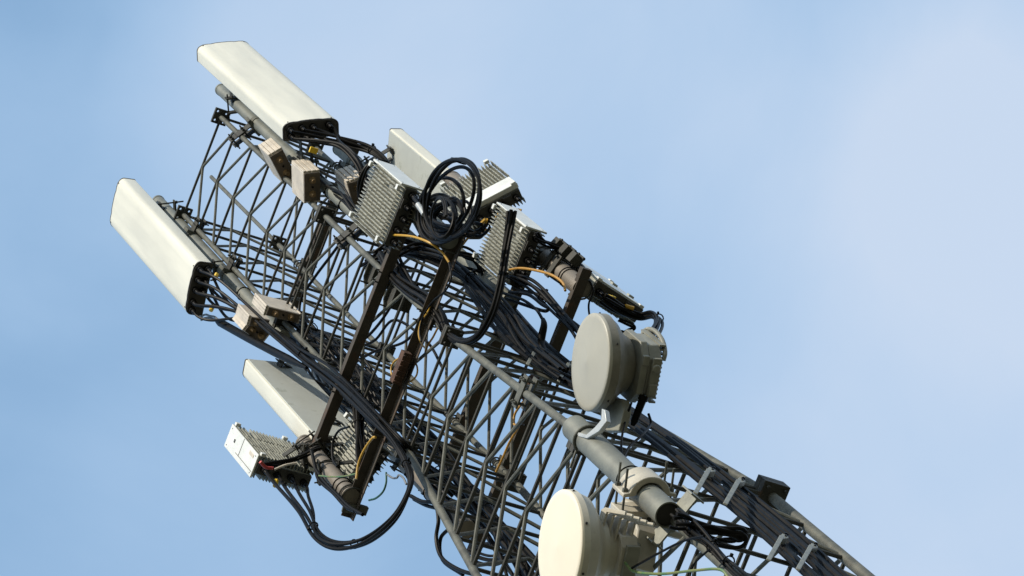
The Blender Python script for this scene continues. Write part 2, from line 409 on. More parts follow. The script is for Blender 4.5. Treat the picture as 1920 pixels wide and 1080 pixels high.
def leg_clamp(parent, leg, pxy, z, r_pole, r_leg):
    a = lp(leg, z); b = V((pxy[0], pxy[1], z)); d = (b - a); d.z = 0; ln = d.length; d = d.normalized(); n = d.cross(Z)
    k = MB()
    for s in (-1, 1):
        off = n * s * (r_leg + .006)
        # bent plate along the join
        k.box(a + off + d * ln * .42, d * (ln * .42 + .03), n * .004, Z * .045)
        k.box(a + off - d * (r_leg + .035) + n * s * .0, d * .035, n * .004, Z * .045)
    for s in (-1, 1):
        for q in (a - d * (r_leg + .045), a + d * (r_leg + .022)):
            c = q + Z * s * .026
            k.cyl(c - n * (r_leg + .045), c + n * (r_leg + .045), .006, 8)
            for e in (-1, 1): k.cyl(c + n * e * (r_leg + .010), c + n * e * (r_leg + .024), .012, 6)
    k.build('leg_clamp', 'galv_dark', parent)
    k = MB(); k.box(b - d * (r_pole * .9), d * .014, n * (r_pole + .03), Z * .05)
    k.lathe(b - Z * .03, Z, [(0, r_pole + .006), (.06, r_pole + .006)], 24)
    k.build('pole_collar', 'galv', parent, bevel=.003)

p1 = at(600, 340, z=-2.27)       # beside leg 1
P1 = (p1.x, p1.y); z1t = zvert(413, 170, *P1)
t = pole('grey pole beside the near leg of the tower carrying the topmost white panel antenna', *P1, z1t, -3.6, .046, 'pipe', [-2.9, -2.55])
for px in ((452, 256), (655, 440)):
    zz = zvert(*px, *lp(1, -1.)[:2]); leg_clamp(t, 1, P1, zz, .046, .02)
p4 = at(445, 538, z=-1.72); P4 = (p4.x, p4.y); z4t = zvert(293, 382, *P4)
t = pole('grey pole clamped to the left leg, behind the leftmost bright white panel antenna', *P4, z4t, -2.95, .049, 'pipe', [-1.9])
for zz in (-.42, -1.45): leg_clamp(t, 2, P4, zz, .049, .02)
p3 = at(925, 535, z=-4.15); P3 = (p3.x, p3.y)
t = pole('pale grey pole beside the rear right leg, ending behind the second ribbed box', *P3, -.5, -4.5, .052, 'pipe', [-3.9])
for zz in (-.9, -3.3): leg_clamp(t, 4, P3, zz, .052, .02)
p5 = at(655, 928, z=BB + .03); P5 = (p5.x, p5.y)
t5 = pole('tan pole with black cable ties at the lower left end of the near beams', *P5, -4.22, BB - .02, .060, 'pipe_tan', [-4.75, -5.10, -5.17])
p6 = at(838, 446, z=BB + .03); P6 = (p6.x, p6.y)
t6 = pole('grey pole behind the big coil of black cable, ending on the rusty beam', *P6, -4.3, BB - .02, .062, 'pipe', [-4.9])
p2 = at(1087, 538, z=BB + .02); P2 = (p2.x, p2.y)
t2 = pole('large tan pole at the right end of the far beams beside the flat radio box', *P2, -2.6, BB - .02, .064, 'pipe_tan', [-4.55, -5.05, -5.09])
p7 = at(874, 990, z=BB - .02); P7 = (p7.x, p7.y)
t7 = pole('tan pole seen through the lattice among cables at the lower left of the tower', *P7, -1.9, BB - .05, .062, 'pipe_tan', [-4.6, -4.9, -4.2])
for tt, P_ in ((t5, P5), (t6, P6), (t2, P2), (t7, P7)):
    s = -1 if P_[1] < 0 else 1
    for zz in (BA, BB):
        k = MB(); c = V((P_[0], P_[1], zz))
        for dz in (-.03, .03):
            arc = [c + V((.07 * math.cos(a), s * .07 * math.sin(a), dz)) for a in [math.pi * i / 10 for i in range(11)]]
            k.tube([V((c.x + .07, s * .44, zz + dz))] + arc + [V((c.x - .07, s * .44, zz + dz))], .007, 6)
        k.build('u_bolt', 'galv_dark', tt)
z8b = -9.95
p8 = at(1253, 966, z=z8b); P8 = (p8.x, p8.y); z8t = zvert(1078, 800, *P8)
#print('POLES', P1, P4, P3, P5, P6, P2, P7, P8, z1t, z4t, z8t)
t8 = thing('mounting_pole', (P8[0], P8[1], z8b), 'fat grey pipe with an open dark lower end between the two round dishes', 'pole', 'mounting poles')
k = MB(); k.hollow(V((*P8, z8b)), V((*P8, z8t)), .077, .069, 40); k.lathe(V((*P8, z8t - .03)), Z, [(0, .068), (.031, .075), (.04, .055)], 36); k.build('pipe', 'pipe', t8)
k = MB(); k.lathe(V((*P8, z8b + .02)), Z, [(0, .068), (.01, .068)], 36); k.build('bore_shade', 'hole', t8)  # dark disc just inside the open end, its colour standing in for shade
for zz in (z8t - .9, z8t - .96):
    k = MB(); ring(k, V((*P8, zz)), Z, .079, .005, 28); k.build('cable_tie', 'black', t8)
for zz, hh in ((z8b + .10, .07),):
    L8 = lp(1, zz); d = (V((L8.x, L8.y, 0)) - V((P8[0], P8[1], 0))); dl = d.length; d.normalize(); n = d.cross(Z)
    k = MB()
    k.box(V((*P8, zz)) + d * .094, d * .006, n * .17, Z * hh)
    for s in (-1, 1):
        k.box(V((*P8, zz)) + d * .094 + n * s * .17, d * .05, n * .005, Z * hh)
        k.cyl(V((*P8, zz)) + d * .094 + n * s * .12, V((*P8, zz)) + d * (dl + .08) + n * s * .12 * .4, .008, 8)
    k.build('standoff_plate', 'galv_light', t8, bevel=.002)

# ------------------------------------------------------------------ connectors
def connector(mb, c, ax, r=.022, ln=.09):
    mb.lathe(c, ax, [(0, r * 1.25), (.012, r * 1.25), (.013, r), (.03, r), (.031, r * 1.12), (.045, r * 1.12), (.046, r * .85), (ln * .75, r * .8), (ln, r * .55)], 12)
    return c + ax * ln

# ------------------------------------------------------------------ panel antennas
def panel_antenna(label, bc, w, n, W, D, zb, zt, ports, pole_xy, brackets, front_mat='white', gap=.12, tilt=0):
    """bc = centre of the bottom section (x,y); w width direction; n outward (front) normal"""
    c = V((bc[0], bc[1], zb)); H = zt - zb
    t = thing('panel_antenna', c, label, 'panel antenna', 'panel antennas')
    hw, hd = W / 2, D / 2
    # rounded, slightly bulging section, counter-clockwise
    sec = []
    def arc(cx, cy, r, a0, a1, k=6):
        for i in range(k + 1):
            a = math.radians(a0 + (a1 - a0) * i / k); sec.append((cx + r * math.cos(a), cy + r * math.sin(a)))
    rf = min(.045, D * .32); rb = .014
    arc(hw - rb, -hd + rb, rb, -90, 0); arc(hw - rf, hd - rf - .012, rf, 0, 72)
    for i in range(-5, 6):
        x = -i / 5 * (hw - rf * 1.1); sec.append((x, hd - .012 + .012 * (1 - (x / hw) ** 2) - (.003 if abs(i) == 3 else 0)))
    arc(-hw + rf, hd - rf - .012, rf, 108, 180); arc(-hw + rb, -hd + rb, rb, 180, 270)
    P = lambda x, y, z=0, s=1: c + w * x * s + n * y * s + Z * z
    k = MB(); k.prism([P(x, y, .012) for x, y in sec], Z * (H - .024)); k.build('radome', front_mat, t, angle=50)
    k = MB()
    k.prism([P(x, y, 0, 1.012) for x, y in sec], Z * .014)
    k.prism([P(x, y, -.008, .93) for x, y in sec], Z * .01)
    k.build('end_cap', 'cap', t, angle=50)
    k = MB(); k.prism([P(x, y, H - .016, 1.012) for x, y in sec], Z * .014); k.build('end_cap', 'cap', t, angle=50)
    k = MB(); k.box(P(0, -hd - .003, H / 2), w * (hw * .93), n * .004, Z * (H / 2 - .02)); k.build('back_plate', 'back', t, bevel=.002)
    for u in (-.8, .8):
        for z0 in (.03, H - .03):
            k = MB(); q = P(u * hw * .98, hd - .022, z0); k.cyl(q + n * .004, q + n * .016, .006, 8); k.build('cap_screw', 'galv_dark', t)
    pts = []
    for (u, v) in ports:
        q = P(u * hw, v * hd, -.006); k = MB(); e = connector(k, q, -Z, .021, .085); k.build('connector', 'black', t); pts.append(e)
    for zb_ in brackets:
        k = MB(); pc = V((pole_xy[0], pole_xy[1], zb_)); bp = V((c.x, c.y, zb_)) - n * (hd + .004)
        d = pc - bp; d.z = 0; ln = d.length; d.normalize(); sd = d.cross(Z)
        for s in (-1, 1): k.box(bp + d * ln * .45 + sd * s * .038, d * ln * .5, sd * .0035, Z * .032)
        k.box(bp + d * .006, d * .005, sd * .06, Z * .045)
        k.box(pc - d * .058, d * .006, sd * .085, Z * .03); k.box(pc + d * .058, d * .006, sd * .085, Z * .03)
        for s in (-1, 1):
            for dz in (-.0, ): k.cyl(pc + sd * s * .07 - d * .09, pc + sd * s * .07 + d * .13, .0065, 8)
            k.cyl(pc + sd * s * .07 + d * .064, pc + sd * s * .07 + d * .08, .013, 6)
        k.build('mounting_bracket', 'galv_dark', t)
    return t, pts
wA = V((.40, .917, 0)); nA = V((.917, -.40, 0))
a1 = at(583, 242, z=-2.12)
ant1, a1p = panel_antenna('topmost white panel antenna, broad rounded face, black cables leaving its dark lower end', (a1.x, a1.y), wA, nA, .415, .140, -2.12, .29,
    [(-.78, .25), (-.35, .3), (.05, .3), (.62, .35), (-.75, -.45), (-.3, -.45), (.2, -.4), (.75, -.3)], P1, (-.02, -1.95))
w3 = V((-.9865, .164, 0)); n3 = V((-.164, -.9865, 0))
a3 = at(372, 541, z=-1.70)
ant3, a3p = panel_antenna('leftmost white panel antenna, brightest sunlit face, yellow-tagged cables at its lower end', (a3.x, a3.y), w3, n3, .405, .145, -1.70, .64,
    [(-.8, -.45), (-.75, .35), (-.35, .35), (-.35, -.4), (.05, .35), (.05, -.4), (.5, .35), (.8, .3)], P4, (.32, -1.28))
# second panel, rear right, turned away
a2c = at(758, 262, z=-.30)
zt2 = -1.0
tp = at(743, 278, z=zt2)
ant2, a2p = panel_antenna('white panel antenna behind the coiled cable, its back and narrow side showing', (tp.x, tp.y), V((.957, -.29, 0)), V((.29, .957, 0)), .31, .135, -2.95, zt2,
    [(-.6, .2), (0, .2), (.6, .2)], P3, (-1.13, -2.6))
# fourth panel, lower left, back towards the viewer
zt4 = -2.60
tp = at(508, 697, z=zt4)
ant4, a4p = panel_antenna('lower left white panel antenna with its grey back and narrow bright side towards the viewer', (tp.x, tp.y), V((-.183, -.983, 0)), V((-.983, .183, 0)), .42, .155, -4.32, zt4,
    [(-.6, .2), (0, .2), (.6, .2)], P7, (-2.72, -4.0))
#print('ant4 bottom', proj(V((tp.x, tp.y, -4.45))), 'ant1 top', proj(V((a1.x, a1.y, -.1))))

# ------------------------------------------------------------------ radio units
def radio(label, c, w, d, W, D, H, finface, ports=4, cover=None, mount=None, covers_low=0.0, group='finned radio boxes', cover_mat='rru_white', rear=True, segs=7, brk_z=None):
    """c bottom centre, w width dir, d depth dir (towards the mount); finface list of faces: '-d','+d'"""
    t = thing('radio_unit', c, label, 'radio unit', group)
    w = unit(w); d = unit(d); B = lambda a, b, z: c + w * a + d * b + Z * z
    fh = .038
    core_d = D - fh * len(finface)
    off = 0
    if '-d' in finface and '+d' not in finface: off = fh / 2
    if '+d' in finface and '-d' not in finface: off = -fh / 2
    k = MB(); k.box(B(0, off, H / 2), w * (W / 2 - .008), d * core_d / 2, Z * (H / 2 - .008)); k.build('body', 'rru', t, bevel=.006)
    for f in finface:
        s = -1 if f == '-d' else 1
        k = MB(); nf = max(8, int(W / .0245)); base = off + s * core_d / 2
        z0 = covers_low * H if f == finface[0] else 0
        for i in range(nf + 1):
            a = -W / 2 + W * i / nf
            zl = z0 + .012; zz = H - .006
            st = (zz - zl) / segs
            for j in range(segs):
                g_ = random.uniform(.003, .018)
                if random.random() < .03: continue
                hgt = fh * random.choice((1, 1, 1, 1, .93))
                k.box(B(a, base + s * hgt / 2, zl + st * (j + .5)), w * .0026, d * hgt / 2, Z * (st / 2 - g_ / 2))
        k.build('cooling_fins', 'rru', t, smooth=False)
        if z0:
            k = MB(); k.box(B(0, base + s * fh * .5, z0 / 2), w * (W / 2 - .004), d * fh * .5, Z * (z0 / 2 - .004)); k.build('front_cover', cover_mat, t, bevel=.005)
    if cover:
        s = 1 if cover == '+w' else -1
        k = MB(); k.box(B(s * (W / 2 + .002), 0, H / 2), w * .007, d * (D / 2 - .002), Z * (H / 2)); k.build('side_cover', cover_mat, t, bevel=.003)
        for q in range(4):
            bb = (.36 if q % 2 else -.36) * D; zz = H * (.06 if q < 2 else .94)
            k = MB(); k.cyl(B(s * (W / 2 + .008), bb, zz), B(s * (W / 2 + .011), bb, zz), .0045, 8); k.build('cover_screw', 'rru_dark', t)
    # port plate beneath, rails, corner lugs
    k = MB(); k.box(B(0, off, -.004), w * (W / 2 - .012), d * (core_d / 2 - .004), Z * .007)
    k.box(B(W * .22, off - core_d * .2, -.012), w * .035, d * .018, Z * .01); k.build('port_plate', 'rru_dark', t, bevel=.002)
    ends = []
    for i in range(ports):
        q = B(-W / 2 + W * (i + .6) / (ports + .2), off + (.0 if i % 2 else .01), -.01)
        k = MB(); e = connector(k, q, -Z, .02, .08); k.build('connector', 'black', t); ends.append(e)
    for sw in (-1, 1):
        for zz in (.02, H - .005):
            k = MB(); k.box(B(sw * (W / 2 - .03), -D / 2 - .004, zz), w * .018, d * .012, Z * .018); k.build('corner_lug', 'rru_white', t, bevel=.003)
    if mount:
        m_ = V((mount[0], mount[1], 0))
        for zz in (brk_z or (.12, H - .14)):
            k = MB()
            a = B(0, off + core_d / 2, zz); b = V((m_.x, m_.y, a.z)); dd = b - a; ln = dd.length
            if ln > 1e-3:
                dd.normalize(); sd = dd.cross(Z)
                for s in (-1, 1): k.box(a + dd * ln * .5 + sd * s * .05, dd * ln * .5, sd * .004, Z * .028)
                k.box(b - dd * .066, dd * .006, sd * .08, Z * .03)
                for s in (-1, 1): k.cyl(b + sd * s * .07 - dd * .09, b + sd * s * .07 + dd * .10, .006, 8)
                k.box(b + dd * .07, dd * .006, sd * .085, Z * .03)
                k.build('pole_bracket', 'galv_dark', t)
    return t, ends
# corners measured at the underside
zr1 = -4.74
c = at(751, 408, z=zr1)
r1, r1p = radio('ribbed grey radio box just left of the big coil of black cable', c, V((1, .0, 0)), Y_, .43, .17, .62, ['-d', '+d'], 5, '+w', P6)
zr2 = -3.72
c = at(931, 387, z=zr2)
r2, r2p = radio('radio box right of the cable coil, white lower cover, fins against the sky', c, V((.71, .70, 0)), V((-.70, .71, 0)), .41, .17, .60, ['-d', '+d'], 4, None, P2, covers_low=.30)
zr3 = -4.72
c = at(984, 486, z=zr3)
r3, r3p = radio('ribbed grey radio box below the first coil, black cables hanging in front of it', c, X_, Y_, .42, .17, .60, ['-d', '+d'], 5, '+w', P2)
zr4 = -4.50
c = at(531, 890, z=zr4)
r4, r4p = radio('lower left radio box with a flat white end and four cables hanging from it', c, V((0, -1, 0)), V((-1, 0, 0)), .42, .17, .66, ['-d', '+d'], 4, '+w', P5, segs=3, brk_z=(.05, .20))
cov = [o for o in r4.children if o.name.startswith('side_cover')][0]
k = MB(); yy = c.y - .21 - .0105
k.box(V((c.x - .045, yy, zr4 + .21)), X_ * .0015, Y_ * .001, Z * .20); k.box(V((c.x + .02, yy, zr4 + .34)), X_ * .062, Y_ * .001, Z * .0015)
k.build('cover_seam', 'seal', cov, smooth=False)
k = MB(); k.box(V((c.x + .045, yy, zr4 + .12)), X_ * .012, Y_ * .0012, Z * .05); k.build('rating_label', 'tma', cov, smooth=False)
k = MB(); k.box(V((c.x + .01, yy, zr4 + .50)), X_ * .012, Y_ * .0012, Z * .012); k.build('emblem', 'rru_dark', cov, smooth=False)
zr5 = -4.92
c = at(694, 880, z=zr5)
r5, r5p = radio('shaded ribbed radio box hanging between the tan pole and the long rusty beam', c, V((.96, .28, 0)), V((-.28, .96, 0)), .36, .17, .62, ['-d', '+d'], 4, None, P5)
zr6 = -5.22
c = at(1152, 569, z=zr6)
r6, r6p = radio('flat radio box above the upper dish with a dark port side and a yellow tag', c, V((-.24, .971, 0)), V((-.971, -.24, 0)), .43, .15, .60, ['+d'], 4, None, P2, brk_z=(.3, .42))
w6 = V((-.24, .971, 0)); o6 = V((.971, .24, 0))
k = MB(); k.box(c + o6 * .079 + Z * .30, o6 * .005, w6 * .205, Z * .285); k.build('front_cover', 'rru_white', r6, bevel=.003)
for a, b in ((.08, .32), (.17, .20)):
    k = MB(); k.box(c + o6 * .09 + w6 * a + Z * b, o6 * .008, w6 * .022, Z * .02); k.build('latch', 'rru', r6, bevel=.003)
# ------------------------------------------------------------------ small beige amplifier boxes
def amp(label, c, w, d, W, D, H, stripes=True, twin=False):
    t = thing('amplifier_box', c, label, 'equipment box', 'small beige boxes')
    B = lambda a, b, z: c + w * a + d * b + Z * z
    k = MB(); k.box(B(0, 0, H / 2), w * W / 2, d * D / 2, Z * H / 2); k.build('housing', 'tma', t, bevel=.006)
    for s in (-1, 1):
        for a, wd in ((-.40, .011), (-.14, .016), (.16, .016), (.40, .011)):
            k = MB(); k.box(B(s * (W / 2 + .005), a * D, H / 2 - .002), w * .008, d * wd, Z * (H / 2 - .004)); k.build('edge_rib', 'tma', t, bevel=.003)
    k = MB(); k.box(B(0, 0, -.004), w * (W / 2 - .004), d * (D / 2 - .004), Z * .007); k.build('base_plate', 'tma_dark', t, bevel=.002)
    for s in (-1, 1):
        k = MB(); k.lathe(B(s * W * .24, 0, -.008), -Z, [(0, .026), (.006, .026), (.008, .018), (.03, .018), (.032, .014), (.045, .014)], 14); k.build('connector', 'brass', t)
    k = MB(); k.cyl(B(0, 0, -.008), B(0, 0, -.02), .008, 8); k.build('earth_stud', 'black', t)
    return t
c = at(585, 350, z=-2.50); amp('cream-fronted beige box, middle one of three under the topmost antenna', c, V((-.92, .39, 0)), V((.39, .92, 0)), .215, .125, .31)
c = at(530, 311, z=-1.80); amp('tilted beige box nearest the tower top, just below the topmost antenna', c, V((-.66, .75, 0)), V((.75, .66, 0)), .235, .115, .29)
c = at(672, 362, z=-2.55); amp('beige box tucked between the grey pole and the first ribbed radio box', c, V((-.80, .6, 0)), V((.6, .8, 0)), .20, .13, .31)
c = at(530, 590, y=-.50); amp('pale beige box on the left leg, under the leftmost antenna cables', c, V((.05, 1, 0)).normalized(), V((1, -.05, 0)).normalized(), .25, .07, .31)
c = at(492, 606, y=-.50); amp('beige box half hidden behind the pale one on the left leg', c, V((0.1, .99, 0)), V((.99, -.1, 0)), .20, .07, .30)
c = at(481, 622, z=-2.60); amp('lowest beige box poking out above the thick black cable bundle at left', c, V((-.3, .95, 0)), V((.95, .3, 0)), .17, .10, .28)

# ------------------------------------------------------------------ dishes
def dish(label, c, n, R, prof, face_cone, mf, md):
    """c centre of the front rim, n front normal"""
    t = thing('microwave_dish', c - Z * R, label, 'dish antenna', 'round microwave dishes')
    k = MB(); k.lathe(c, n, [(face_cone, .002), (face_cone * .93, .02), (.004, R * .90), (.002, R * .985), (-.004, R * 1.0), (-.02, R)], 64, True); k.build('radome', mf, t, angle=60)
    k = MB(); k.lathe(c, -n, prof, 64); k.build('drum', md, t, angle=28)
    return t
n1_ = unit(V((-.215, -.976, 0)))
def frame(n): return unit(Z.cross(n)), n
# upper dish
zd = -7.95
c = at(1107, 679, z=zd)
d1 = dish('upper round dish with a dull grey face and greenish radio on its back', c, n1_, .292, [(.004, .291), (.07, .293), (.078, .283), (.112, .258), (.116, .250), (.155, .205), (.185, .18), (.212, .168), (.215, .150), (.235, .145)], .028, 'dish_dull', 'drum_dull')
h = unit(Z.cross(n1_)); bk = -n1_
k = MB()
for i in range(5):
    a = 2 * math.pi * (i + .3) / 5; q = c + bk * .05 + (h * math.cos(a) + Z * math.sin(a)) * .293
    k = MB(); k.cyl(q, q + (h * math.cos(a) + Z * math.sin(a)) * .006, .006, 8); k.build('rim_screw', 'hole', d1)
def octo(c, h, sx, sz, ch): 
    return [c + h * x + Z * z for x, z in ((-sx, -sz + ch), (-sx + ch, -sz), (sx - ch, -sz), (sx, -sz + ch), (sx, sz - ch), (sx - ch, sz), (-sx + ch, sz), (-sx, sz - ch))]
rc = c + bk * .23
k = MB(); k.prism(octo(rc - Z * .02, h, .19, .20, .08), bk * .045); k.prism(octo(rc + bk * .047 - Z * .03, h, .175, .185, .07), bk * .08); k.build('radio_body', 'radio', d1, bevel=.006)
k = MB()
for i in range(14):
    hh = -.175 + .027 * i; k.box(rc + bk * .142 + h * hh, h * .0055, bk * .020, Z * .155)
k.build('cooling_fins', 'radio', d1, smooth=False)
k = MB(); k.box(rc + bk * .09 - h * .172 + Z * .05, h * .012, bk * .035, Z * .10); k.cyl(rc + bk * .085 - h * .17 - Z * .08, rc + bk * .085 - h * .192 - Z * .08, .028, 20); k.box(rc + bk * .09 - Z * .232, h * .12, bk * .03, Z * .012); k.cyl(rc + bk * .085 - Z * .225 + h * .06, rc + bk * .085 - Z * .262 + h * .06, .026, 20); k.box(rc + bk * .085 - Z * .25 - h * .07, h * .035, bk * .025, Z * .012); k.box(rc + bk * .02 - Z * .225 + h * .10, h * .03, bk * .02, Z * .015); k.build('port_housing', 'radio', d1, bevel=.006)
k = MB()
for s in (0,):
    yy_ = (c + bk * .36).y
    hp = [at(1205, 632, y=yy_ - .02), at(1207, 622, y=yy_ - .02), at(1217, 617, y=yy_), at(1230, 622, y=yy_), at(1242, 638, y=yy_), at(1247, 660, y=yy_), at(1244, 676, y=yy_)]
    k.tube(spline(hp), .014, 10)
k.build('handle', 'radio', d1)
k = MB(); lug = at(1208, 742, y=(rc + bk * .08).y)
k.lathe(lug, V((-.96, -.05, -.12)), [(0, .03), (.03, .03), (.032, .024), (.16, .022), (.19, .012)], 14); k.build('cable_gland', 'black', d1)
# mount down to the pipe
def pp(poly, y, th): return [at(px_, py_, y=y) for px_, py_ in poly], V((0, th, 0))
yb = P8[1]
k = MB(); k.prism(*pp([(1124, 772), (1136, 745), (1166, 747), (1170, 768), (1160, 808), (1130, 808)], yb + .36, .055)); k.build('dish_bracket', 'radio', d1, bevel=.008)
k = MB(); k.prism(*pp([(1128, 766), (1134, 769), (1137, 790), (1122, 809), (1100, 822), (1084, 818), (1080, 810), (1087, 811), (1099, 815), (1115, 801), (1127, 787)], yb - .08, .03)); k.build('pipe_clamp', 'zincwhite', d1, bevel=.003)
zc1 = zvert(1105, 822, *P8); q = V((*P8, zc1))
k = MB(); arc = [q + V((.086 * math.cos(a), .086 * math.sin(a), 0)) for a in [math.radians(-150 + 15 * i) for i in range(19)]]
k.tube(arc, .009, 8); k.cyl(arc[0], arc[0] + V((-.10, -.02, -.05)), .008, 8); k.build('u_bolt', 'galv', d1)
# lower dish
zd2 = -9.75
c = at(1050, 1024, z=zd2); n2_ = unit(V((-.20, -.98, 0)))
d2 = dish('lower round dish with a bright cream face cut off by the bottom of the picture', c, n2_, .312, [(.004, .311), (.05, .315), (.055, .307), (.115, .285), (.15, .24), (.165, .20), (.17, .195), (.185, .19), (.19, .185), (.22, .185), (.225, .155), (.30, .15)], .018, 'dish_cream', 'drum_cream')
h2_ = unit(Z.cross(n2_)); bk2 = -n2_
k = MB()
for i in range(7):
    a = 2 * math.pi * (i + .1) / 7; dr = (h2_ * math.cos(a) + Z * math.sin(a)); q = c + bk2 * .028 + dr * .3135
    k = MB(); k.cyl(q, q + dr * .006, .007, 8); k.build('rim_screw', 'hole', d2)
rc2 = c + bk2 * .28
k = MB(); k.prism(octo(rc2, h2_, .13, .19, .05), bk2 * .10); k.build('radio_body', 'cream', d2, bevel=.006)
k = MB(); k.box(rc2 - Z * .205 + bk2 * .06, h2_ * .10, bk2 * .04, Z * .014); k.box(rc2 + bk2 * .115 - Z * .03, h2_ * .09, bk2 * .014, Z * .12); k.build('radio_door', 'radio', d2, bevel=.004)
yb2 = c.y + .15
for i in range(5):
    dx, dy = 13 * i, 5.5 * i
    k = MB(); k.prism(*pp([(x + dx, y + dy) for x, y in [(1112, 1012), (1127, 955), (1134, 951), (1172, 958), (1171, 966), (1137, 960), (1122, 1014)]], yb2 + .04 * i, .013)); k.build('cooling_fin', 'cream', d2, bevel=.003)
k = MB(); k.prism(*pp([(1150, 984), (1192, 978), (1196, 992), (1186, 1062), (1150, 1085), (1136, 1040)], yb2 + .22, .14)); k.build('radio_housing', 'cream', d2, bevel=.01)
zc2 = zvert(1212, 918, *P8)
q = V((*P8, zc2))
dd = V((-.96, .28, 0)); sd = dd.cross(Z)
k = MB(); pl = [(.158, 0), (.158, .024)]
for i in range(15):
    a = math.radians(10 + 160 * i / 14); pl.append((math.cos(a) * .122, math.sin(a) * .112 + .010))
pl += [(-.158, .024), (-.158, 0)]
for i in range(15):
    a = math.radians(172 - 164 * i / 14); pl.append((math.cos(a) * .083, math.sin(a) * .086))
k.prism([q + sd * x - dd * y - Z * .09 for x, y in pl], Z * .18); k.build('saddle_clamp', 'cream', d2, bevel=.006)
for sx in (-1, 1):
    for sz in (-1, 1):
        b0 = q + sd * sx * .138 + Z * sz * .055
        k = MB(); k.cyl(b0 - dd * .16, b0 + dd * .13, .0075, 8); k.cyl(b0 - dd * .045, b0 - dd * .024, .016, 6); k.build('threaded_rod', 'galv', d2)
k = MB()
k.box(q + dd * .10, dd * .018, sd * .158, Z * .08)
k.box(q + dd * .14 + sd * .05, dd * .04, sd * .06, Z * .04)
k.build('back_clamp', 'cream', d2, bevel=.005)
k = MB(); k.prism(*pp([(1140, 966), (1150, 957), (1168, 958), (1254, 992), (1252, 1004), (1240, 1003), (1160, 976)], q.y + .10, .10)); k.build('support_arm', 'cream', d2, bevel=.006)
k = MB(); e0 = at(1163, 968, y=q.y + .10); k.cyl(e0 + V((0, -.05, 0)), e0 + V((0, .12, 0)), .03, 14); k.cyl(e0 + V((.08, .0, 0)), e0 + V((.10, .0, -.12)), .03, 14); k.build('pivot', 'cream', d2, bevel=.003)

# ------------------------------------------------------------------ lightning rod on the rear leg
top = V((lp(3, 0).x, lp(3, 0).y, zvert(387, 325, lp(3, 0).x, lp(3, 0).y)))
k = MB(); k.tube([lp(3, 0) + Z * .0, top], .0165, 10); k.lathe(lp(3, 0), Z, [(0, .03), (.05, .03)], 10)
tag(k.build('finial_rod', 'galv'), 'thin bare grey rod rising from the rear leg, seen between the two upper left antennas', 'rod')

# ------------------------------------------------------------------ cables
def cable_mesh(pts, r, k=8, n=7): return MB().tube(spline(pts, k), r, n)
def cable(label, pts, r=.011, m='black', ties=(), cat='cable', group=None):
    s = spline(pts, 8); o = MB().tube(s, r, 8)
    ob = o.build('cable', m); tag(ob, label, cat, group)
    return ob
def bundle(label, pts, n, r, spread, m='black', ties=(), twist=.6, starts=None, ends=None, name='cable_bundle', flat=None, jit=.25):
    s = spline(pts, 10); K = len(s)
    t = thing(name, s[0], label, 'cable bundle')
    # offsets
    offs = [(0, 0)]
    ringn = 6; i = 1
    while len(offs) < n:
        rad_ = spread * (1 + (len(offs) - 1) // 6); a = 2 * math.pi * ((len(offs) - 1) % 6) / 6 + .4 * (len(offs) // 7)
        offs.append((rad_ * math.cos(a), rad_ * math.sin(a)))
    if n == 2: offs = [(-spread * .5, 0), (spread * .5, 0)]
    if n == 3: offs = [(spread * .6 * math.cos(a), spread * .6 * math.sin(a)) for a in (0, 2.1, 4.2)]
    if n == 4: offs = [(spread * .72 * math.cos(a), spread * .72 * math.sin(a)) for a in (.3, 1.9, 3.4, 5.0)]
    if flat: offs = [(random.uniform(-.4, .4) * spread * flat, (i - (n - 1) / 2) * spread) for i in range(n)]
    fr = []; u = None
    for i in range(K):
        tg = unit(s[min(i + 1, K - 1)] - s[max(i - 1, 0)])
        if u is None: u = (X_ - tg * X_.dot(tg)).normalized() if abs(tg.x) < .9 else (Y_ - tg * Y_.dot(tg)).normalized()
        u = (u - tg * u.dot(tg)).normalized(); fr.append((u.copy(), tg.cross(u)))
    for c_, (ox, oy) in enumerate(offs[:n]):
        ph = random.uniform(0, 6.28); fq = random.uniform(1.2, 2.6); am = spread * jit; pp = []
        for i, p in enumerate(s):
            q = i / (K - 1); tw = twist * q * 2; x = ox * math.cos(tw) - oy * math.sin(tw); y = ox * math.sin(tw) + oy * math.cos(tw)
            u_, w_ = fr[i]; sp = 1 + .25 * math.sin(q * 9 + 1)
            pos = p + u_ * (x * sp + am * math.sin(fq * 6.28 * q + ph)) + w_ * (y * sp + am * math.cos(fq * 5 * q + ph))
            if starts and c_ < len(starts) and q < .22:
                e = (1 - q / .22); e = e * e * (3 - 2 * e); pos = pos.lerp(V(starts[c_]) + (p - s[0]) * .5, e)
            if ends and c_ < len(ends) and q > .78:
                e = (q - .78) / .22; e = e * e * (3 - 2 * e); pos = pos.lerp(V(ends[c_]) + (p - s[-1]) * .5, e)
            pp.append(pos)
        MB().tube(pp, r * random.uniform(.88, 1.08), 8).build('cable', m if random.random() < .6 or m != 'black' else 'black2', t)
    for q in ties:
        i = int(q * (K - 1)); k = MB(); tg = unit(s[min(i + 1, K - 1)] - s[max(i - 1, 0)])
        if flat: continue
        rr = spread * (.55 if n <= 4 else .8 if n <= 7 else 1.35) + r + .001
        ring(k, s[i], tg, rr, .0045, 14); k.box(s[i] + fr[i][0] * (rr + .006), tg * .008, fr[i][0] * .01, fr[i][1] * .007); k.build('cable_tie', 'black', t)
    return t
def tags(parent, spots, m='tag', s=.012):
    for (p, d) in spots:
        k = MB(); k.cyl(p - d * s, p + d * s, .017, 8); k.build('marker_tag', m, parent)

